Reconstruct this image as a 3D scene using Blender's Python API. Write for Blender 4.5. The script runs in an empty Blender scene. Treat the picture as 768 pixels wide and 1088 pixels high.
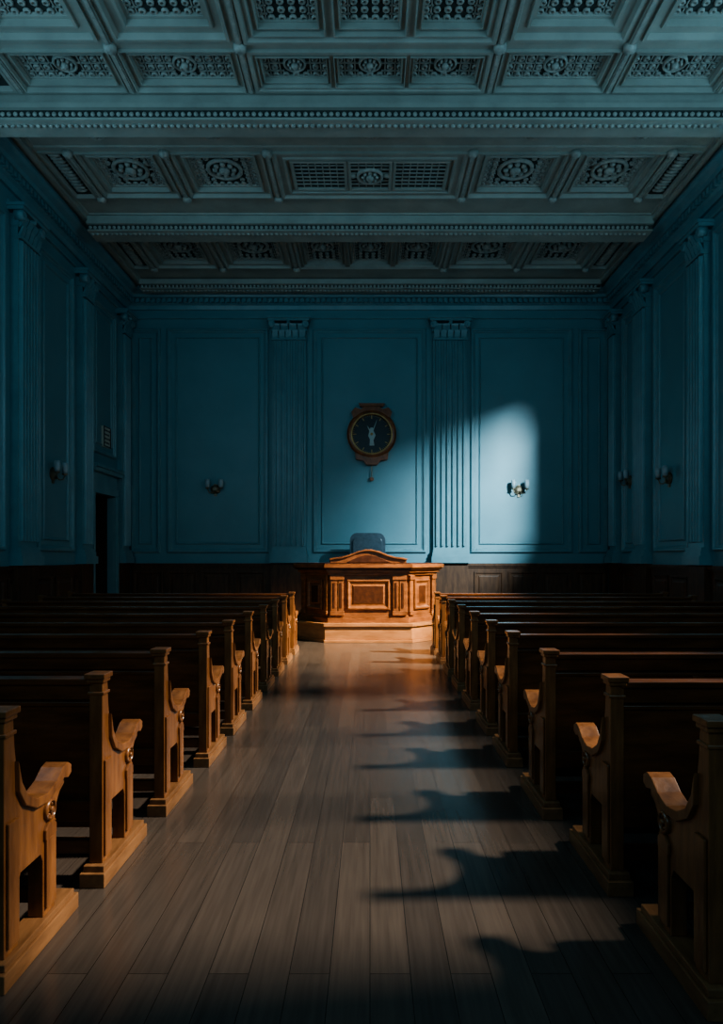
import bpy, bmesh, math, random
from mathutils import Vector
random.seed(4)
S = bpy.context.scene
XL, XR, YB, YF, H = -5.55, 5.53, 15.5, -3.0, 7.7
S.view_settings.view_transform='AgX'
try: S.view_settings.look='AgX - Medium High Contrast'
except Exception: pass

# ---------------------------------------------------------------- materials
def mat(name, base, rough=0.5, dark=None, scale=4.0, stretch=(1,1,1), bump=0.0, metallic=0.0, spec=0.5, detail=6, coat=0.0):
    m = bpy.data.materials.new(name); m.use_nodes = True
    nt = m.node_tree; b = nt.nodes['Principled BSDF']
    b.inputs['Roughness'].default_value = rough
    b.inputs['Metallic'].default_value = metallic
    b.inputs['Specular IOR Level'].default_value = spec
    b.inputs['Coat Weight'].default_value = coat
    b.inputs['Coat Roughness'].default_value = .15
    tc = nt.nodes.new('ShaderNodeTexCoord'); mp = nt.nodes.new('ShaderNodeMapping')
    mp.inputs['Scale'].default_value = stretch
    nz = nt.nodes.new('ShaderNodeTexNoise'); nz.inputs['Scale'].default_value = scale
    nz.inputs['Detail'].default_value = detail; nz.inputs['Roughness'].default_value = 0.6
    cr = nt.nodes.new('ShaderNodeValToRGB')
    d = dark if dark else tuple(c*0.75 for c in base)
    cr.color_ramp.elements[0].position = 0.32; cr.color_ramp.elements[0].color = (*d, 1)
    cr.color_ramp.elements[1].position = 0.68; cr.color_ramp.elements[1].color = (*base, 1)
    L = nt.links
    L.new(tc.outputs['Object'], mp.inputs['Vector']); L.new(mp.outputs[0], nz.inputs['Vector'])
    L.new(nz.outputs['Fac'], cr.inputs[0]); L.new(cr.outputs[0], b.inputs['Base Color'])
    if bump:
        bp = nt.nodes.new('ShaderNodeBump'); bp.inputs['Strength'].default_value = bump
        bp.inputs['Distance'].default_value = 0.01
        L.new(nz.outputs['Fac'], bp.inputs['Height']); L.new(bp.outputs[0], b.inputs['Normal'])
    return m

M_WALL = mat('teal_wall_paint', (0.135,0.262,0.300), 0.5, (0.115,0.23,0.265), 1.3, bump=0.08)
M_TRIM = mat('teal_trim_paint', (0.16,0.29,0.325), 0.34, (0.125,0.235,0.268), 3, bump=0.05)
M_CEIL = mat('ceiling_plaster', (0.38,0.42,0.38), 0.55, (0.29,0.32,0.29), 2.5, bump=0.1)
M_CDRK = mat('ceiling_recess', (0.045,0.06,0.057), 0.7, (0.025,0.034,0.033), 9)  # shadow behind the ornament, painted in as near-black plaster
M_LACE = mat('ceiling_ornament', (0.44,0.48,0.44), 0.5, (0.27,0.30,0.28), 14, bump=0.3)
M_PEW  = mat('pew_oak', (0.17,0.060,0.020), 0.28, (0.07,0.024,0.008), 5, (0.6,3,3), 0.25, coat=0.35)  # same oak as the ends, shade on the backs put into the colour
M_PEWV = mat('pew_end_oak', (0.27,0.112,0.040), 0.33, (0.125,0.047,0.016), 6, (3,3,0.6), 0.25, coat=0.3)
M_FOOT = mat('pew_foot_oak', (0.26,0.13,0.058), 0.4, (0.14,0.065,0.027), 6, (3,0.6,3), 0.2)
M_DESK = mat('bench_walnut', (0.27,0.10,0.034), 0.33, (0.12,0.042,0.014), 5, (1,1,3), 0.25, coat=0.25)
M_DESKD= mat('bench_burl', (0.08,0.027,0.011), 0.3, (0.035,0.012,0.005), 12, (1,1,1), 0.2, coat=0.3)
M_PLIN = mat('bench_plinth_oak', (0.42,0.19,0.075), 0.38, (0.26,0.11,0.04), 5, (0.6,1,3), 0.2)  # bright light on the plinth put into a paler wood colour
M_WAIN = mat('wainscot_wood', (0.12,0.052,0.025), 0.5, (0.055,0.024,0.013), 5, (3,3,0.6), 0.15, spec=.3)
M_DOOR = mat('door_wood', (0.05,0.028,0.02), 0.45, (0.025,0.014,0.01), 5, (3,3,0.6), 0.15)
M_LEATH= mat('blue_black_leather', (0.09,0.13,0.16), 0.38, (0.055,0.085,0.105), 20, bump=0.3)
M_BLACK= mat('clock_face_black', (0.014,0.018,0.022), 0.3)
M_BRASS= mat('aged_brass', (0.28,0.22,0.15), 0.45, (0.18,0.14,0.09), 10, metallic=0.6)
M_GILT = mat('gilt', (0.50,0.30,0.12), 0.35, (0.30,0.17,0.06), 10, metallic=0.7)
M_CLKW = mat('clock_wood', (0.30,0.10,0.035), 0.3, (0.14,0.042,0.015), 10, bump=0.1)
M_PALE = mat('pale_enamel', (0.45,0.52,0.50), 0.4)
M_WHITE= mat('frosted_glass_white', (0.34,0.42,0.45), 0.45)
M_FRAME= mat('window_frame_paint', (0.10,0.20,0.23), 0.5)
M_SIGN = mat('sign_cream', (0.62,0.62,0.52), 0.5)

def floor_mat():
    m = bpy.data.materials.new('plank_floor'); m.use_nodes = True
    nt = m.node_tree; L = nt.links; b = nt.nodes['Principled BSDF']
    tc = nt.nodes.new('ShaderNodeTexCoord'); mp = nt.nodes.new('ShaderNodeMapping')
    mp.inputs['Rotation'].default_value = (0,0,math.pi/2)
    br = nt.nodes.new('ShaderNodeTexBrick')
    br.offset = 0.37; br.inputs['Scale'].default_value = 1
    br.inputs['Brick Width'].default_value = 1.9; br.inputs['Row Height'].default_value = 0.155
    br.inputs['Mortar Size'].default_value = 0.0018; br.inputs['Mortar Smooth'].default_value = 0.3
    br.inputs['Color1'].default_value = (0.094,0.073,0.060,1); br.inputs['Color2'].default_value = (0.068,0.054,0.046,1)
    br.inputs['Mortar'].default_value = (0.022,0.017,0.014,1); br.inputs['Bias'].default_value = 0
    L.new(tc.outputs['Object'], mp.inputs[0]); L.new(mp.outputs[0], br.inputs['Vector'])
    mp2 = nt.nodes.new('ShaderNodeMapping'); mp2.inputs['Scale'].default_value = (26,1.2,1)
    nz = nt.nodes.new('ShaderNodeTexNoise'); nz.inputs['Scale'].default_value = 1.6; nz.inputs['Detail'].default_value = 8
    L.new(tc.outputs['Object'], mp2.inputs[0]); L.new(mp2.outputs[0], nz.inputs['Vector'])
    cr = nt.nodes.new('ShaderNodeValToRGB')
    cr.color_ramp.elements[0].position = .3; cr.color_ramp.elements[0].color = (.76,.76,.76,1)
    cr.color_ramp.elements[1].position = .7; cr.color_ramp.elements[1].color = (1.06,1.06,1.06,1)
    L.new(nz.outputs['Fac'], cr.inputs[0])
    mx = nt.nodes.new('ShaderNodeMix'); mx.data_type='RGBA'; mx.blend_type='MULTIPLY'; mx.inputs[0].default_value = 1
    L.new(br.outputs['Color'], mx.inputs[6]); L.new(cr.outputs[0], mx.inputs[7]); L.new(mx.outputs[2], b.inputs['Base Color'])
    mr = nt.nodes.new('ShaderNodeMapRange'); mr.inputs[3].default_value = .15; mr.inputs[4].default_value = .30
    L.new(nz.outputs['Fac'], mr.inputs[0]); L.new(mr.outputs[0], b.inputs['Roughness'])
    b.inputs['Specular IOR Level'].default_value = .6
    bp = nt.nodes.new('ShaderNodeBump'); bp.inputs['Strength'].default_value = .22; bp.inputs['Distance'].default_value = .003
    mm = nt.nodes.new('ShaderNodeMath'); mm.operation='MULTIPLY_ADD'; mm.inputs[1].default_value=.35
    L.new(nz.outputs['Fac'], mm.inputs[0])
    inv = nt.nodes.new('ShaderNodeMath'); inv.operation='SUBTRACT'; inv.inputs[0].default_value=1
    L.new(br.outputs['Fac'], inv.inputs[1]); L.new(inv.outputs[0], mm.inputs[2])
    L.new(mm.outputs[0], bp.inputs['Height']); L.new(bp.outputs[0], b.inputs['Normal'])
    return m
M_FLOOR = floor_mat()

# ---------------------------------------------------------------- builder
ID = lambda u,v,h: (u,v,h)
class B:
    def __init__(s): s.bm = bmesh.new(); s.mats = []
    def mi(s, m):
        if m not in s.mats: s.mats.append(m)
        return s.mats.index(m)
    def f(s, vs, m, smooth=False):
        try:
            fc = s.bm.faces.new(vs); fc.material_index = s.mi(m); fc.smooth = smooth
        except ValueError: pass
    def box(s, a, m, F=ID):
        x0,x1,y0,y1,z0,z1 = a
        v = [s.bm.verts.new(F(x,y,z)) for x in (x0,x1) for y in (y0,y1) for z in (z0,z1)]
        for q in ((0,1,3,2),(4,6,7,5),(0,4,5,1),(2,3,7,6),(0,2,6,4),(1,5,7,3)):
            s.f([v[i] for i in q], m)
    def prism(s, pts, e0, e1, m, F, smooth=False):
        A = [s.bm.verts.new(F(a,b,e0)) for a,b in pts]; C = [s.bm.verts.new(F(a,b,e1)) for a,b in pts]
        s.f(A, m); s.f(C[::-1], m); n = len(pts)
        for i in range(n): s.f([A[i],A[(i+1)%n],C[(i+1)%n],C[i]], m, smooth)
    def rings(s, u0,u1,v0,v1, prof, m, F, cap=None):
        prev = None
        for t,h in prof:
            r = [s.bm.verts.new(F(a,b,h)) for a,b in ((u0+t,v0+t),(u1-t,v0+t),(u1-t,v1-t),(u0+t,v1-t))]
            if prev:
                for i in range(4): s.f([prev[i],prev[(i+1)%4],r[(i+1)%4],r[i]], m)
            prev = r
        if cap: s.f(prev, cap)
    def lathe(s, cu, cv, prof, m, F, seg=24, caps=True, smooth=True, squash=1.0):
        prev = None; first=None
        for r,h in prof:
            ring = [s.bm.verts.new(F(cu+r*math.cos(2*math.pi*i/seg), cv+squash*r*math.sin(2*math.pi*i/seg), h)) for i in range(seg)]
            if prev:
                for i in range(seg): s.f([prev[i],prev[(i+1)%seg],ring[(i+1)%seg],ring[i]], m, smooth)
            else: first = ring
            prev = ring
        if caps: s.f(first[::-1], m); s.f(prev, m)
    def tube(s, pts, r, m, F=ID, seg=8):
        pts = [Vector(F(*p)) for p in pts]; prev=None
        for i,p in enumerate(pts):
            d = (pts[min(i+1,len(pts)-1)]-pts[max(i-1,0)]).normalized()
            up = Vector((0,0,1)) if abs(d.z)<.9 else Vector((1,0,0))
            a = d.cross(up).normalized(); b = d.cross(a)
            rr = r[i] if isinstance(r,(list,tuple)) else r
            ring = [s.bm.verts.new(p+rr*(a*math.cos(2*math.pi*k/seg)+b*math.sin(2*math.pi*k/seg))) for k in range(seg)]
            if prev:
                for k in range(seg): s.f([prev[k],prev[(k+1)%seg],ring[(k+1)%seg],ring[k]], m, True)
            else: s.f(ring[::-1], m)
            prev = ring
        s.f(prev, m)
    def done(s, name, bevel=0, loc=None, mesh_only=False):
        bmesh.ops.recalc_face_normals(s.bm, faces=s.bm.faces[:])
        me = bpy.data.meshes.new(name); s.bm.to_mesh(me); s.bm.free()
        for m in s.mats: me.materials.append(m)
        if mesh_only: return me
        o = bpy.data.objects.new(name, me); S.collection.objects.link(o)
        if loc: o.location = loc
        if bevel: add_bevel(o, bevel)
        return o
def add_bevel(o, w, seg=2):
    bv = o.modifiers.new('bevel','BEVEL'); bv.width = w; bv.segments = seg; bv.limit_method='ANGLE'; bv.angle_limit=math.radians(40)

FB = lambda u,v,h: (u, YB-h, v)        # back wall: u=x, v=z, h=out of wall
FL = lambda u,v,h: (XL+h, u, v)        # left wall: u=y
FR = lambda u,v,h: (XR-h, u, v)        # right wall
FF = lambda u,v,h: (u, YF+h, v)
FC = lambda u,v,h: (u, v, H-h)         # ceiling, h hangs down

# ---------------------------------------------------------------- shell
b = B(); b.box((XL-.3,XR+.3,YF-.3,YB+.3,-.15,0), M_FLOOR); b.done('floor')
b = B(); b.box((XL-.14,XR+.14,0,H+.45,-.3,0), M_WALL, FB); b.done('wall_back')
WS, WH = 4.1, 7.2     # window sill and head
WINR = [(3.0,4.65,WS,WH),(4.7,6.35,WS,WH),(6.4,8.1,WS,WH),(8.75,10.28,5.0,6.07)]
WINL_ADDED = [(-2.0,0.2,WS,6.8),(1.2,3.4,WS,6.8),(4.4,6.6,WS,6.8),(7.2,9.2,WS,6.8)]  # unseen left windows, added so fill can reach the right wall
def side_wall(F, name, wins, door=None):
    b = B(); t=-.12
    cur = YF-.3
    for a,c,ws,wh in sorted(wins):
        b.box((cur,a,0,H+.45,t,0), M_WALL, F)
        b.box((a,c,0,ws,t,0), M_WALL, F); b.box((a,c,wh,H+.45,t,0), M_WALL, F)
        cur = c
    if door:
        a,c,h = door
        b.box((cur,a,0,H+.45,t,0), M_WALL, F); b.box((a,c,h,H+.45,t,0), M_WALL, F); cur=c
    b.box((cur,YB,0,H+.45,t,0), M_WALL, F)
    b.done(name)
side_wall(FR,'wall_right',WINR)
side_wall(FL,'wall_left',WINL_ADDED,(13.5,14.62,2.9))
b = B()
for a in ((XL,-4,0,H+.45),(4,XR,0,H+.45),(-4,4,0,3.2),(-4,4,6.6,H+.45)): b.box((*a,-.3,0), M_WALL, FF)
b.done('wall_front')
n=0
for F,wins in ((FR,WINR),(FL,WINL_ADDED)):
    for a,c,ws,wh in wins:
        n+=1; b=B()
        b.rings(a-.001,c+.001,ws,wh,[(0,-.1),(0,-.02),(.03,-.02),(.03,-.1)],M_FRAME,F)
        b.box((a-.02,c+.02,ws-.08,ws,0,.06),M_FRAME,F)
        b.done('window_%d'%n)  # right ones let the sun in, left ones are added for the fill
n+=1; b=B()
b.rings(-4,4,3.2,6.6,[(0,-.2),(0,-.04),(.08,-.04),(.08,-.2)],M_FRAME,FF)
for i in range(-3,4): b.box((i-.03,i+.03,3.2,6.6,-.16,-.08),M_FRAME,FF)
b.done('window_%d'%n)  # unseen window behind the camera, added to go with the front fill

# ---------------------------------------------------------------- ceiling
b = B()
b.box((XL-.2,XR+.2,YF-.3,YB+.3,-.5,-.4), M_CEIL, FC)
def ornament(cu,cv,su,sv,h0,dense=True):
    r = min(su,sv)*.72
    b.lathe(cu,cv,[(r,h0),(r,h0+.03),(r*.86,h0+.045),(r*.78,h0+.02),(r*.78,h0)],M_LACE,FC,16,False)
    b.lathe(cu,cv,[(r*.3,h0),(r*.3,h0+.06),(r*.12,h0+.09)],M_LACE,FC,10)
    for k in range(8):
        a=k*math.pi/4
        b.lathe(cu+r*.52*math.cos(a),cv+r*.52*math.sin(a),[(r*.17,h0),(r*.14,h0+.04),(r*.05,h0+.055)],M_LACE,FC,7)
    if dense:
        nx=max(4,int(su*2/.115)); ny=max(3,int(sv*2/.115))
        for i in range(nx+1):
            for j in range(ny+1):
                u=cu-su+2*su*i/nx; v=cv-sv+2*sv*j/ny
                if (u-cu)**2+(v-cv)**2 < (r*1.12)**2: continue
                rr=.045
                b.lathe(u,v,[(rr,h0),(rr,h0+.02),(rr*.6,h0+.03),(rr*.4,h0)],M_LACE,FC,7,False)
        for i in range(nx):
            u=cu-su+2*su*(i+.5)/nx
            if abs(u-cu)>r: b.box((u-.008,u+.008,cv-sv,cv+sv,h0,h0+.018),M_LACE,FC)
        for j in range(ny):
            v=cv-sv+2*sv*(j+.5)/ny
            b.box((cu-su,cu-r,v-.008,v+.008,h0,h0+.018),M_LACE,FC); b.box((cu+r,cu+su,v-.008,v+.008,h0,h0+.018),M_LACE,FC)
def coffer(u0,u1,v0,v1,scale=1.0,orn=True):
    s=scale
    P=[(0,0),(.10*s,0),(.10*s,.035),(.135*s,.035),(.16*s,-.03),(.25*s,-.03),(.265*s,-.0),(.295*s,-.0),(.31*s,-.07),(.35*s,-.07),(.365*s,-.11)]
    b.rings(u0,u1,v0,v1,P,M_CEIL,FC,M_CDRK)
    if orn:
        su=(u1-u0)/2-.385*s; sv=(v1-v0)/2-.385*s
        ornament((u0+u1)/2,(v0+v1)/2,su,sv,-.11)
def grille(u0,u1,v0,v1):
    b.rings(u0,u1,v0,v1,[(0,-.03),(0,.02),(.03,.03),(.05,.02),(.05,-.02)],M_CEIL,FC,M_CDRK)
    a,c,d,e=u0+.05,u1-.05,v0+.05,v1-.05
    k=int((c-a)/.10)
    for i in range(1,k):
        u=a+(c-a)*i/k; b.box((u-.009,u+.009,d,e,-.02,.0),M_LACE,FC)
    k=max(3,int((e-d)/.10))
    for i in range(1,k):
        v=d+(e-d)*i/k; b.box((a,c,v-.009,v+.009,-.02,.0),M_LACE,FC)
def flat(u0,u1,v0,v1):
    b.rings(u0,u1,v0,v1,[(0,0),(.04,0),(.05,-.02),(.09,-.02)],M_CEIL,FC,M_CEIL)
def centre(v0,v1,s,wide=False):
    b.rings(-1.55,1.55,v0,v1,[(0,0),(.06,0),(.06,.04),(.10,.04),(.13,0)],M_CEIL,FC)
    w0,w1=v0+.13,v1-.13
    if wide:
        b.rings(-1.42,1.42,w0,w1,[(0,0),(.08,0),(.09,.03),(.12,.03),(.14,-.03),(.17,-.03)],M_CEIL,FC,M_CEIL)
        p,q=w0+.17,w1-.17
        grille(-1.24,-.36,p,q); grille(.36,1.24,p,q); grille(-.35,.35,p,q)
        ornament(0,(p+q)/2,.3,(q-p)/2-.06,-.0,False)
        for uu in (-.27,.27): b.lathe(uu,(p+q)/2,[(.06,-.02),(.05,.02),(.02,.03)],M_LACE,FC,8)
    else:
        for a,c in ((-1.42,-.47),(-.47,.47),(.47,1.42)): coffer(a,c,w0,w1,s*.42)
cols=[(-4.55,-3.1),(-3.1,-1.55),None,(1.55,3.1),(3.1,4.55)]
def row(v0,v1,s=1.0,wide=False):
    for c in cols:
        if c is None: centre(v0,v1,s,wide)
        else: coffer(c[0],c[1],v0,v1,s)
    for sg in (-1,1):
        a,c=sorted((sg*4.55,sg*5.05)); 
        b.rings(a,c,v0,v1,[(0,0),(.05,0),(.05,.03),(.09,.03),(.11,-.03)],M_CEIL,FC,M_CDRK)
        k=int((v1-v0-.3)/.09)
        for i in range(k):
            v=v0+.18+i*.09
            b.lathe((a+c)/2,v,[(.11,-.03),(.10,0),(.04,.015)],M_LACE,FC,7,squash=.32)
def strip(v0,v1,med=True):
    flat(-5.05,5.05,v0,v1)
    if med:
        for u in (-3.95,-2.3,0,2.35,3.95):
            vc=(v0+v1)/2
            b.lathe(u,vc,[(.17,-.02),(.17,.03),(.12,.06),(.10,.03)],M_LACE,FC,14)
            b.lathe(u,vc,[(.07,-.02),(.06,.08),(.02,.10)],M_LACE,FC,10)
row(-2.9,-1.2); row(-1.2,.6); row(.6,2.4); row(2.4,4.2); strip(4.2,4.6); row(4.6,6.1); row(6.1,8.08,1.0); row(8.08,8.92,.55)
strip(9.3,10.12); row(10.12,11.55,.8,True); strip(11.55,12.1,False); row(12.6,14.35,.85); strip(14.35,15.0,False); 
b.box((-5.05,5.05,15.0,YB,-.1,0),M_CEIL,FC); b.box((-5.05,5.05,YF,-2.9,-.1,0),M_CEIL,FC)
b.box((-5.05,5.05,8.92,9.3,-.1,0),M_CEIL,FC); b.box((-5.05,5.05,12.1,12.6,-.1,0),M_CEIL,FC)
for sg,e in ((-1,XL),(1,XR)):
    a,c=sorted((sg*5.05,e)); b.box((a,c,YF,YB,-.1,0),M_CEIL,FC)
    a,c=sorted((sg*5.05,sg*5.12)); b.box((a,c,YF,YB,0,.06),M_CEIL,FC)
b.done('ceiling')

def beam(v0,v1,hh,x0,x1,name='ceiling_beam'):
    b=B()
    b.box((x0,x1,v0,v1,0,hh*.5),M_CEIL,FC); b.box((x0,x1,v0-.04,v1+.04,hh*.42,hh*.62),M_CEIL,FC)
    b.box((x0,x1,v0+.02,v1-.03,hh*.62,hh),M_CDRK,FC)
    b.box((x0,x1,v0+.0,v1-.01,hh*.94,hh*1.04),M_CEIL,FC)
    k=int((x1-x0)/.085)
    for i in range(k):
        u=x0+.05+i*.085
        b.lathe(u,hh*.78,[(.034,-.035),(.030,-.01),(.012,.0)],M_LACE,lambda p,q,h:(p,v0-h-.0,H-q),7)
        b.lathe(u,v0+.12,[(.038,hh*1.04),(.03,hh*1.04+.02),(.012,hh*1.04+.03)],M_LACE,FC,6)
    b.done(name)
beam(8.92,9.3,.33,XL+.06,XR-.06); beam(12.1,12.55,.26,-5.05,5.05); beam(14.85,15.15,.2,-5.05,5.05)
beam(4.3,4.6,.33,XL+.06,XR-.06); 
b=B()
for u in (-4.55,-3.1,-1.55,1.55,3.1,4.55):
    for v0,v1 in ((4.65,8.85),(10.15,11.55),(12.65,14.35)):
        b.box((u-.04,u+.04,v0,v1,0,.035),M_CEIL,FC); b.box((u-.02,u+.02,v0,v1,.035,.05),M_LACE,FC)
    for v in (6.1,8.08,10.2,11.5,12.7,14.3):
        b.lathe(u,v,[(.08,0),(.075,.06),(.03,.09)],M_LACE,FC,10)
b.done('trim_1')

# ---------------------------------------------------------------- cornices
def cornice(F,u0,u1,name):
    b=B()
    P=[(0,H-.02),(.34,H-.02),(.34,H-.08),(.30,H-.12),(.22,H-.16),(.20,H-.22),(.12,H-.24),(.12,H-.34),(.07,H-.37),(.05,H-.46),(0,H-.46)]
    b.prism([(p[0],p[1]) for p in P],u0,u1,M_TRIM,lambda a,c,e:F(e,c,a))
    k=int((u1-u0)/.12)
    for i in range(k):
        u=u0+.06+i*.12; b.box((u-.035,u+.035,H-.335,H-.245,.12,.19),M_TRIM,F)
    b.box((u0,u1,H-.66,H-.62,0,.05),M_TRIM,F) if F is FB else b.box((10.35,u1,H-.66,H-.62,0,.05),M_TRIM,F)
    b.done(name)
cornice(FB,XL+.0,XR-.0,'trim_2'); cornice(FL,YF,YB-.01,'trim_3'); cornice(FR,YF,YB-.01,'trim_4')

# ---------------------------------------------------------------- wall panels
PROF=[(0,0),(0,.035),(.02,.06),(.05,.06),(.065,.025),(.085,.025),(.10,0)]
PROF2=[(0,0),(.005,.02),(.02,.035),(.035,.02),(.04,0)]
def panels(F,lst,name):
    b=B()
    for u0,u1,v0,v1 in lst:
        b.rings(u0,u1,v0,v1,PROF,M_TRIM,F)
        if u1-u0>.5: b.rings(u0+.19,u1-.19,v0+.19,v1-.19,PROF2,M_TRIM,F)
    b.done(name)
PB,PT=1.7,6.82
panels(FB,[(-5.47,-4.78,PB,PT),(-4.63,-2.32,PB,PT),(-1.3,1.28,PB,PT),(2.3,4.62,PB,PT),(4.76,5.45,PB,PT)],'trim_5')
panels(FL,[(11.28,12.62,PB,PT),(13.48,14.72,3.72,PT),(9.4,10.25,PB,PT)],'trim_6')
panels(FR,[(11.68,13.12,PB,PT),(14.02,14.78,PB,PT),(10.4,10.85,PB,PT)],'trim_7')

def pilaster(F,u0,u1):
    b=B(); w=u1-u0; c=(u0+u1)/2
    b.box((u0,u1,1.5,6.72,0,.12),M_TRIM,F)
    nf=5 if w>.6 else 4; m=.07; st=(w-2*m)/nf
    for i in range(nf+1):
        u=u0+m+i*st
        b.prism([(u-.03,.12),(u-.026,.155),(u-.012,.175),(u+.012,.175),(u+.026,.155),(u+.03,.12)],1.85,6.5,M_TRIM,lambda a,h,e:F(a,e,h))
    b.box((u0-.05,u1+.05,1.47,1.62,0,.22),M_TRIM,F); b.box((u0-.03,u1+.03,1.62,1.70,0,.19),M_TRIM,F); b.box((u0-.015,u1+.015,1.70,1.76,0,.17),M_TRIM,F)
    b.box((u0-.01,u1+.01,6.52,6.56,0,.18),M_TRIM,F)
    for r,(z,k) in enumerate(((6.58,5),(6.72,4))):
        for i in range(k):
            u=u0+w*(i+.5)/k; hw=w/k*.42
            b.prism([(.11,z),(.14,z+.05),(.17+.02*r,z+.13),(.21+.02*r,z+.15),(.20+.02*r,z+.11),(.17,z+.02),(.15,z-.02)],u-hw,u+hw,M_TRIM,lambda a,h,e:F(e,h,a))
    for sg in (-1,1):
        b.lathe(c+sg*(w/2),6.87,[(.085,.09),(.085,.22),(.05,.24),(.03,.21)],M_TRIM,F,12)
    b.lathe(c,6.9,[(.05,.1),(.045,.24),(.01,.26)],M_TRIM,F,10)
    b.box((u0-.02,u1+.02,6.72,6.9,0,.14),M_TRIM,F)
    b.box((u0-.09,u1+.09,6.93,6.98,0,.25),M_TRIM,F); b.box((u0-.11,u1+.11,6.98,7.03,0,.28),M_TRIM,F)
    b.box((u0-.03,u1+.03,0,1.47,0,.13),M_WAIN,F); b.box((u0-.05,u1+.05,0,.2,0,.16),M_WAIN,F)
    b.done('pilaster')
for F,l in ((FB,[(-2.22,-1.46),(1.44,2.2)]),(FL,[(10.45,11.05),(12.8,13.25),(14.88,15.3)]),(FR,[(10.98,11.5),(13.3,13.85),(14.92,15.3)])):
    for a,c in l: pilaster(F,a,c)

# ---------------------------------------------------------------- wainscot + baseboards
def wains(F,u0,u1,name,skip=None,w=.78):
    b=B()
    runs=[(u0,u1)] if not skip else [(u0,skip[0]),(skip[1],u1)]
    for a,c in runs:
        b.box((a,c,0,1.40,0,.035),M_WAIN,F)
        b.box((a,c,1.36,1.40,0,.06),M_WAIN,F); b.box((a,c,1.40,1.46,0,.09),M_WAIN,F)
        k=max(1,round((c-a)/w)); st=(c-a)/k
        for i in range(k):
            p,q=a+i*st+.06,a+(i+1)*st-.06
            if q-p>.15: b.rings(p,q,.30,1.27,[(0,.035),(.0,.06),(.03,.06),(.05,.04),(.09,.04),(.12,.055)],M_WAIN,F,M_WAIN)
    b.done(name)
    b=B()
    for a,c in runs:
        b.box((a,c,0,.18,.035,.07),M_WAIN,F); b.box((a,c,.18,.21,.035,.055),M_WAIN,F)
    return b
wains(FB,XL+.1,XR-.1,'trim_8').done('baseboard_back')
wains(FL,YF,YB,'trim_9',(13.36,14.76)).done('baseboard_left')
wains(FR,YF,YB,'trim_10').done('baseboard_right')

# ---------------------------------------------------------------- door
b=B()
d0,d1,dh=13.5,14.62,2.9
for a,c in ((d0-.14,d0),(d1,d1+.14)):
    b.box((a,c,0,dh+.02,0,.07),M_TRIM,FL); b.box((a+.03,c-.03,.25,dh,.07,.10),M_TRIM,FL)
b.box((d0-.14,d1+.14,dh,dh+.16,0,.08),M_TRIM,FL); b.box((d0-.10,d1+.10,dh+.16,dh+.42,-.0,.06),M_TRIM,FL)
b.box((d0-.16,d1+.16,dh+.42,dh+.5,0,.16),M_TRIM,FL); b.box((d0-.18,d1+.18,dh+.5,dh+.56,0,.2),M_TRIM,FL)
b.box((d0-.02,d0+.0,0,dh,-.55,-.12),M_DOOR,FL); b.box((d1,d1+.02,0,dh,-.55,-.12),M_DOOR,FL); b.box((d0,d1,dh,dh+.02,-.55,-.12),M_DOOR,FL)
b.box((d0-.02,d1+.02,0,dh,-.6,-.5),M_DOOR,FL)
for z0,z1 in ((.15,1.1),(1.25,2.75)):
    for a,c in ((d0+.08,(d0+d1)/2-.04),((d0+d1)/2+.04,d1-.08)):
        b.rings(a,c,z0,z1,[(0,-.5),(0,-.47),(.04,-.47),(.07,-.49),(.12,-.48)],M_DOOR,FL,M_DOOR)
b.lathe(d0+.12,1.05,[(.02,-.5),(.02,-.44),(.04,-.43),(.035,-.39)],M_BRASS,FL,12)
b.box((d0,d1,0.0,.012,-.5,.0),M_DOOR,FL)
b.done('door_1')

b=B()
b.box((14.0,14.36,3.9,4.32,0.0,.05),M_SIGN,FL); b.rings(14.0,14.36,3.9,4.32,[(0,.05),(0,.065),(.02,.065),(.02,.05)],M_BLACK,FL)
for j in range(4):
    z=4.24-j*.085; u=14.05
    for w in ([.05,.08,.04,.06],[.03,.07,.09],[.08,.04,.05,.04],[.06,.10,.04])[j]:
        b.box((u,u+w,z-.018,z+.018,.05,.054),M_BLACK,FL); u+=w+.022
b.done('wall_sign')

# ---------------------------------------------------------------- sconces
def sconce(F,u,v):
    b=B()
    b.lathe(u,v,[(.11,0),(.11,.02),(.07,.04),(.04,.06)],M_BRASS,F,16)
    b.box((u-.03,u+.03,v-.16,v+.12,0,.025),M_BRASS,F)
    for sg in (-1,1):
        pts=[(u,v-.02,.05),(u+sg*.06,v-.09,.09),(u+sg*.12,v-.08,.13),(u+sg*.15,v+.0,.15)]
        b.tube(pts,.012,M_BRASS,F)
        G=lambda a,c,h,uu=u+sg*.15: F(uu+a, v+h, .15+c)
        b.lathe(0,0,[(.02,0),(.055,.015),(.05,.03)],M_BRASS,G,12)
        b.lathe(0,0,[(.035,.03),(.05,.09),(.055,.15),(.045,.22),(.04,.22),(.03,.1)],M_WHITE,G,14)
    b.done('wall_sconce')
sconce(FB,-3.53,3.15); sconce(FB,3.4,3.13)
sconce(FL,11.85,3.05); sconce(FR,12.5,3.05); sconce(FR,14.4,3.22)

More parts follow.
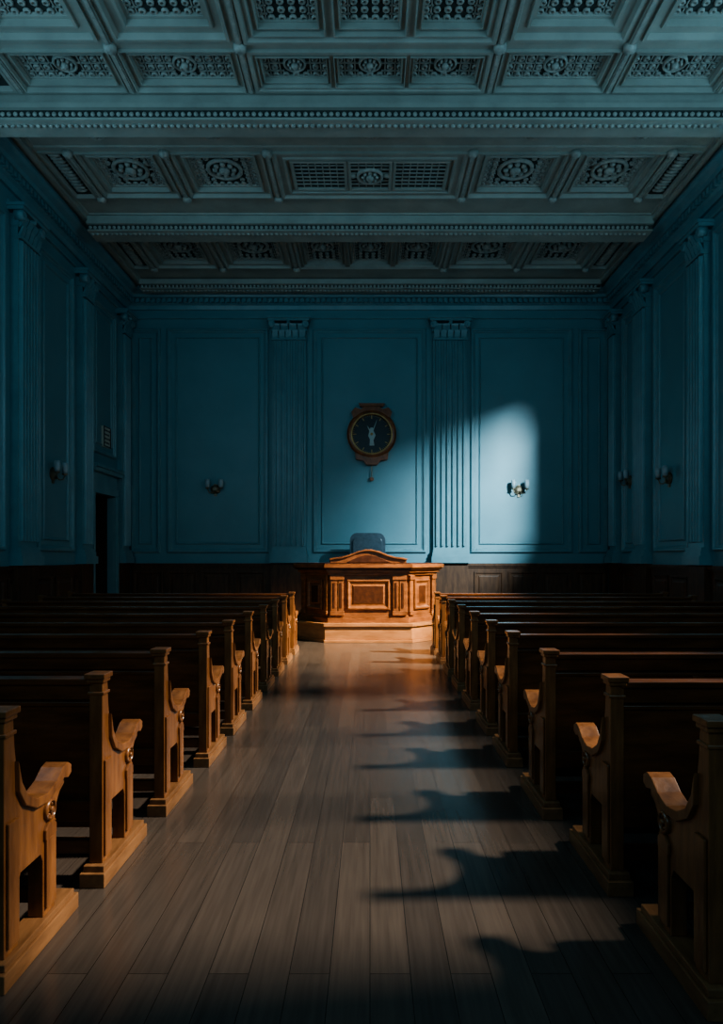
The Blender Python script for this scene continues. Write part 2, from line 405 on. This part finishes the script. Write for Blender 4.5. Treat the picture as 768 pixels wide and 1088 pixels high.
# ---------------------------------------------------------------- clock
b=B(); cu,cv=.04,4.4
b.lathe(cu,cv,[(.50,0),(.52,.05),(.56,.07),(.56,.10),(.52,.13),(.475,.14),(.45,.11),(.445,.07)],M_CLKW,FB,56,False)
b.lathe(cu,cv,[(.475,.13),(.47,.155),(.44,.155),(.435,.09)],M_GILT,FB,56,False)
b.lathe(cu,cv,[(.46,.0),(.46,.07)],M_BLACK,FB,56)
for k in range(60):
    a=k*math.pi/30; L0=.35 if k%5==0 else .40; w=.011 if k%5==0 else .004
    s_,c_=math.sin(a),math.cos(a)
    G=lambda p,q,h: FB(cu+p*c_+q*s_, cv-p*s_+q*c_, h)
    b.box((-w,w,L0,.43,.07,.078),M_GILT,G)
def hand(ang,L,w):
    s_,c_=math.sin(ang),math.cos(ang)
    b.prism([(-w,-.07),(w,-.07),(w*.6,L*.7),(0,L),(-w*.6,L*.7)],.085,.095,M_PALE,lambda p,q,h: FB(cu+p*c_+q*s_, cv-p*s_+q*c_, h))
hand(-.5,.23,.02); hand(.35,.36,.014)
b.lathe(cu,cv,[(.035,.07),(.03,.11)],M_GILT,FB,14)
b.prism([(-.05,-.26),(.06,-.26),(.04,-.14),(.09,-.02),(.05,.06),(.03,.15),(-.03,.15),(-.06,.05),(-.08,-.04),(-.04,-.12)],.07,.08,M_PALE,lambda p,q,h:FB(cu+p,cv+q,h))
b.prism([(-.42,.36),(-.46,.50),(-.38,.60),(-.24,.56),(-.17,.64),(.17,.64),(.24,.56),(.38,.60),(.46,.50),(.42,.36),(.2,.47),(-.2,.47)],0,.12,M_CLKW,lambda p,q,h:FB(cu+p,cv+q,h))
b.prism([(-.26,.62),(.26,.62),(.30,.69),(-.30,.69)],0,.15,M_CLKW,lambda p,q,h:FB(cu+p,cv+q,h))
b.prism([(-.38,-.42),(-.36,-.58),(-.2,-.6),(-.12,-.70),(.12,-.70),(.2,-.6),(.36,-.58),(.38,-.42),(.2,-.5),(-.2,-.5)],0,.12,M_CLKW,lambda p,q,h:FB(cu+p,cv+q,h))
b.tube([(cu,cv-.66,.06),(cu,cv-.98,.06)],.012,M_BRASS,FB)
b.lathe(cu,cv-1.02,[(.04,.03),(.05,.06),(.04,.09)],M_CLKW,FB,14)
b.done('wall_clock',.004)

# ---------------------------------------------------------------- pews
def pew_mesh(sg,L,name):
    b=B(); T=.065
    prof=[(.0,.10),(.0,1.0),(.065,1.0),(.075,.88),(.095,.76),(.14,.67),(.22,.615),(.31,.605),(.39,.63),(.46,.66),
          (.50,.64),(.495,.595),(.455,.575),(.425,.54),(.41,.49),(.405,.42),(.405,.10),(.30,.10),(.30,.33),(.28,.37),(.12,.37),(.10,.33),(.10,.10)]
    arm=[(.075,.82),(.10,.73),(.145,.665),(.22,.625),(.31,.615),(.39,.64),(.45,.68),(.495,.69),(.53,.67),(.53,.635),(.50,.62),(.46,.63),(.39,.60),(.31,.58),(.22,.585),(.13,.63),(.08,.70)]
    def end(x0,dr):
        X=lambda e: x0+dr*e
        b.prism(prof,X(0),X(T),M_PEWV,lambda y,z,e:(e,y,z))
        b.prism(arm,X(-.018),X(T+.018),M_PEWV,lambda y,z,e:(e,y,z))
        def bx(a,c,y0,y1,z0,z1,m=M_PEWV):
            p,q=sorted((X(a),X(c))); b.box((p,q,y0,y1,z0,z1),m)
        bx(-.028,T+.028,-.05,.58,0,.07,M_FOOT); bx(-.018,T+.018,-.03,.555,.07,.10,M_FOOT)
        bx(-.010,T+.010,-.012,.078,.985,1.005); bx(-.018,T+.018,-.022,.088,1.005,1.03)
        bx(-.008,T+.008,-.006,.078,.925,.94)
        bx(-.012,0,.31,.395,.13,.42); bx(-.012,0,.012,.09,.13,.60)
        G=lambda a,c,h: (X(-h),a,c)
        b.lathe(.345,.535,[(.045,0),(.045,.012),(.036,.02),(.030,.010),(.030,0)],M_PEWV,G,18,False)
        b.lathe(.345,.535,[(.014,0),(.012,.022),(.003,.025)],M_PEWV,G,10)
        for k in range(6):
            a=k*math.pi/3; b.lathe(.345+.022*math.cos(a),.535+.022*math.sin(a),[(.008,0),(.007,.014)],M_PEWV,G,6)
        for k in range(3):
            bx(-.010,0,.385,.398,.44+.015*k,.447+.015*k)
        b.prism([(.30,.42),(.30,.46),(.33,.485),(.37,.485),(.395,.46),(.395,.42)],X(-.014),X(0),M_PEWV,lambda y,z,e:(e,y,z))
    end(0,sg); end(sg*L,-sg)
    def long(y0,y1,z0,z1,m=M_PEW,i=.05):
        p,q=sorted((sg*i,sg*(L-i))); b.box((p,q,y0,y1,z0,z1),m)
    long(.030,.052,.32,.95)
    long(.008,.07,.90,.975); long(-.008,.085,.975,1.005)
    long(.018,.06,.865,.885); long(.012,.07,.30,.40)
    long(.05,.47,.415,.45); long(.44,.48,.375,.415)
    long(.06,.10,.12,.19); long(.34,.38,.14,.20)
    k=int(L/1.25)
    for i in range(1,k+1):
        x=sg*L*i/(k+1); 
        b.box((x-.03,x+.03,.06,.44,0,.415),M_PEWV)
        b.box((x-.035,x+.035,.016,.06,.40,.865),M_PEW)
    return b.done(name,mesh_only=True)
rowsL=[2.52,3.32,4.22,5.2,6.12,7.12,8.12,9.12,10.12,11.1]
rowsR=[2.38,3.24,4.17,5.2,6.12,7.12,8.12,9.12,10.12,11.1]
xl=[-1.36,-1.31,-1.28]+[-1.25]*7; xr=[1.19,1.15,1.08]+[1.07]*7
mL=pew_mesh(-1,3.7,'pew_left_mesh'); mR=pew_mesh(1,3.8,'pew_right_mesh')
for i in range(10):
    for me,y,x in ((mL,rowsL[i],xl[i]),(mR,rowsR[i],xr[i])):
        o=bpy.data.objects.new('pew',me); S.collection.objects.link(o); o.location=(x,y,0); add_bevel(o,.006)

# ---------------------------------------------------------------- judge bench
b=B(); cx=-.03
BK=14.0
def plan(e,back=BK):
    return [(cx-1.30-e,back),(cx-1.30-e,13.42-.3*e),(cx-.74-.45*e,12.86-e),(cx+.74+.45*e,12.86-e),(cx+1.30+e,13.42-.3*e),(cx+1.30+e,back)]
PZ=lambda x,y,z:(x,y,z)
b.prism(plan(.20),0,.05,M_PLIN,PZ); b.prism(plan(.17),.05,.30,M_PLIN,PZ); b.prism(plan(.21),.30,.36,M_PLIN,PZ)
b.prism(plan(.06),.36,.45,M_DESK,PZ); b.prism(plan(.03),.45,.50,M_DESK,PZ)
b.prism(plan(0),.50,1.28,M_DESK,PZ)
b.prism(plan(.05),1.26,1.31,M_DESK,PZ); b.prism(plan(.10),1.31,1.36,M_DESK,PZ)
b.prism(plan(.19),1.40,1.47,M_DESK,PZ); b.prism(plan(.15),1.36,1.40,M_DESKD,PZ); b.prism(plan(.16),1.47,1.49,M_DESKD,PZ)
pl=plan(0)
def facet(i):
    p,q=Vector(pl[i]),Vector(pl[i+1]); d=(q-p); L=d.length; d/=L; nrm=Vector((d.y,-d.x))
    c=Vector((cx,13.8))
    if (p-c).dot(nrm)<0: nrm=-nrm
    return L,(lambda u,v,h:(p.x+d.x*u+nrm.x*h,p.y+d.y*u+nrm.y*h,v))
PP=[(0,0),(0,.035),(.03,.05),(.05,.035),(.07,.012),(.10,.012),(.13,.03)]
for i in (1,2,3):
    L,G=facet(i)
    if i==2:
        b.rings(.33,L-.33,.60,1.18,PP,M_DESK,G,M_DESKD)
        for a,c in ((.03,.15),(.17,.27),(L-.27,L-.17),(L-.15,L-.03)):
            b.box((a,c,.56,1.2,0,.055),M_DESK,G); b.box((a-.015,c+.015,.50,.58,0,.075),M_DESK,G); b.box((a-.015,c+.015,1.17,1.26,0,.075),M_DESK,G)
            b.box(((a+c)/2-.02,(a+c)/2+.02,.64,1.12,.055,.066),M_DESKD,G)
    else:
        b.rings(.17,L-.17,.60,1.18,PP,M_DESK,G,M_DESKD)
        for a,c in ((.02,.12),(L-.12,L-.02)):
            b.box((a,c,.56,1.2,0,.05),M_DESK,G); b.box((a-.012,c+.012,.50,.58,0,.07),M_DESK,G); b.box((a-.012,c+.012,1.17,1.26,0,.07),M_DESK,G)
for i in (0,4):
    L,G=facet(i); b.rings(.1,L-.1,.60,1.18,PP,M_DESK,G,M_DESKD)
G=lambda p,q,e:(cx+p,e,q)
crest=[(-.72,1.49),(-.72,1.54),(-.62,1.565),(-.50,1.575),(-.36,1.615),(-.2,1.68),(-.06,1.715),(.06,1.715),(.2,1.68),(.36,1.615),(.50,1.575),(.62,1.565),(.72,1.54),(.72,1.49)]
b.prism(crest,12.78,13.0,M_DESK,G)
cap=crest[1:-1]; cap2=[(p*1.03,q+.03) for p,q in cap]
b.prism(cap+cap2[::-1],12.74,13.04,M_DESK,G)
b.prism([(-.42,1.50),(-.2,1.60),(-.05,1.64),(.05,1.64),(.2,1.60),(.42,1.50)],12.765,12.78,M_DESKD,G)
b.done('judges_bench',.006)
b=B(); b.box((cx-1.33,cx+1.33,BK+.01,15.25,0,.33),M_DESK); b.box((cx-1.36,cx+1.36,BK+.01,15.25,.33,.36),M_FOOT); b.done('dais',.006)

# judge chair
b=B(); ccx=-.05; y0=14.62
def pad(x0,x1,z0,z1,ya,yb,r,m):
    pts=[]
    for (px,pz,a0) in ((x1-r,z0+r,-90),(x1-r,z1-r,0),(x0+r,z1-r,90),(x0+r,z0+r,180)):
        for k in range(5):
            a=math.radians(a0+k*22.5); pts.append((px+r*math.cos(a),pz+r*math.sin(a)))
    b.prism(pts,ya,yb,m,lambda p,q,e:(ccx+p,e,q))
pad(-.39,.39,.98,2.13,y0+.16,y0+.30,.16,M_LEATH); pad(-.32,.32,1.05,2.04,y0+.11,y0+.17,.12,M_LEATH)
b.box((ccx-.33,ccx+.33,y0-.36,y0+.2,.83,.97),M_LEATH)
for sg in (-1,1):
    b.box((ccx+sg*.37-.04,ccx+sg*.37+.04,y0-.3,y0+.2,1.16,1.22),M_LEATH); b.box((ccx+sg*.37-.02,ccx+sg*.37+.02,y0-.2,y0-.14,.86,1.16),M_CLKW)
b.lathe(ccx,y0-.05,[(.04,.46),(.04,.84)],M_CLKW,ID,14)
for k in range(5):
    a=k*2*math.pi/5+.3; b.tube([(ccx,y0-.05,.46),(ccx+.18*math.cos(a),y0-.05+.18*math.sin(a),.43),(ccx+.27*math.cos(a),y0-.05+.27*math.sin(a),.385)],[.03,.025,.025],M_CLKW)
b.done('judge_armchair',.03)

# ---------------------------------------------------------------- lights
def light(kind,name,loc,target,energy,col,**k):
    d=bpy.data.lights.new(name,kind); d.energy=energy; d.color=col
    for a,v in k.items(): setattr(d,a,v)
    o=bpy.data.objects.new(name,d); S.collection.objects.link(o); o.location=loc
    o.rotation_euler=(Vector(target)-Vector(loc)).to_track_quat('-Z','Y').to_euler(); return o
light('SUN','sun_light',(12,4,8),(11,4-.06,8-.90),6.3,(1.0,.87,.70),angle=.075)
light('SPOT','window_beam_light',(6.53,7.73,6.60),(1.7,15.5,4.0),11500,(.62,.88,1.0),spot_size=math.radians(56),spot_blend=.4,shadow_soft_size=.23)
light('SPOT','bench_beam_light',(7.2,8.9,7.1),(-.35,12.0,.3),28000,(1.0,.83,.60),spot_size=math.radians(34),spot_blend=1.0,shadow_soft_size=.2)
TEAL=(.43,.79,1.0)
light('AREA','window_skylight_right',(XR-.05,6.4,5.3),(0,9.5,5.9),135,TEAL,shape='RECTANGLE',size=7.4,size_y=2.6)  # added ambient fill, set at the right windows
light('AREA','window_skylight_left',(XL+.05,5.6,5.3),(0,9.0,6.0),135,TEAL,shape='RECTANGLE',size=7.6,size_y=2.6)  # added fill that brightens the right wall
light('AREA','window_skylight_front',(0,YF+.1,4.9),(0,10,6.2),100,TEAL,shape='RECTANGLE',size=8,size_y=3.4)  # added fill behind the camera for back wall and ceiling

w=bpy.data.worlds.new('world'); S.world=w; w.use_nodes=True
w.node_tree.nodes['Background'].inputs[0].default_value=(.25,.6,.8,1); w.node_tree.nodes['Background'].inputs[1].default_value=.3

# ---------------------------------------------------------------- camera
c=bpy.data.cameras.new('camera'); o=bpy.data.objects.new('camera',c); S.collection.objects.link(o)
o.location=(0,0,1.6); o.rotation_euler=(math.pi/2,0,0)
c.sensor_fit='VERTICAL'; c.sensor_height=36; c.sensor_width=36*768/1088; c.lens=720/1088*36
c.shift_x=-9/1088; c.shift_y=48/1088; c.clip_start=.05
S.camera=o
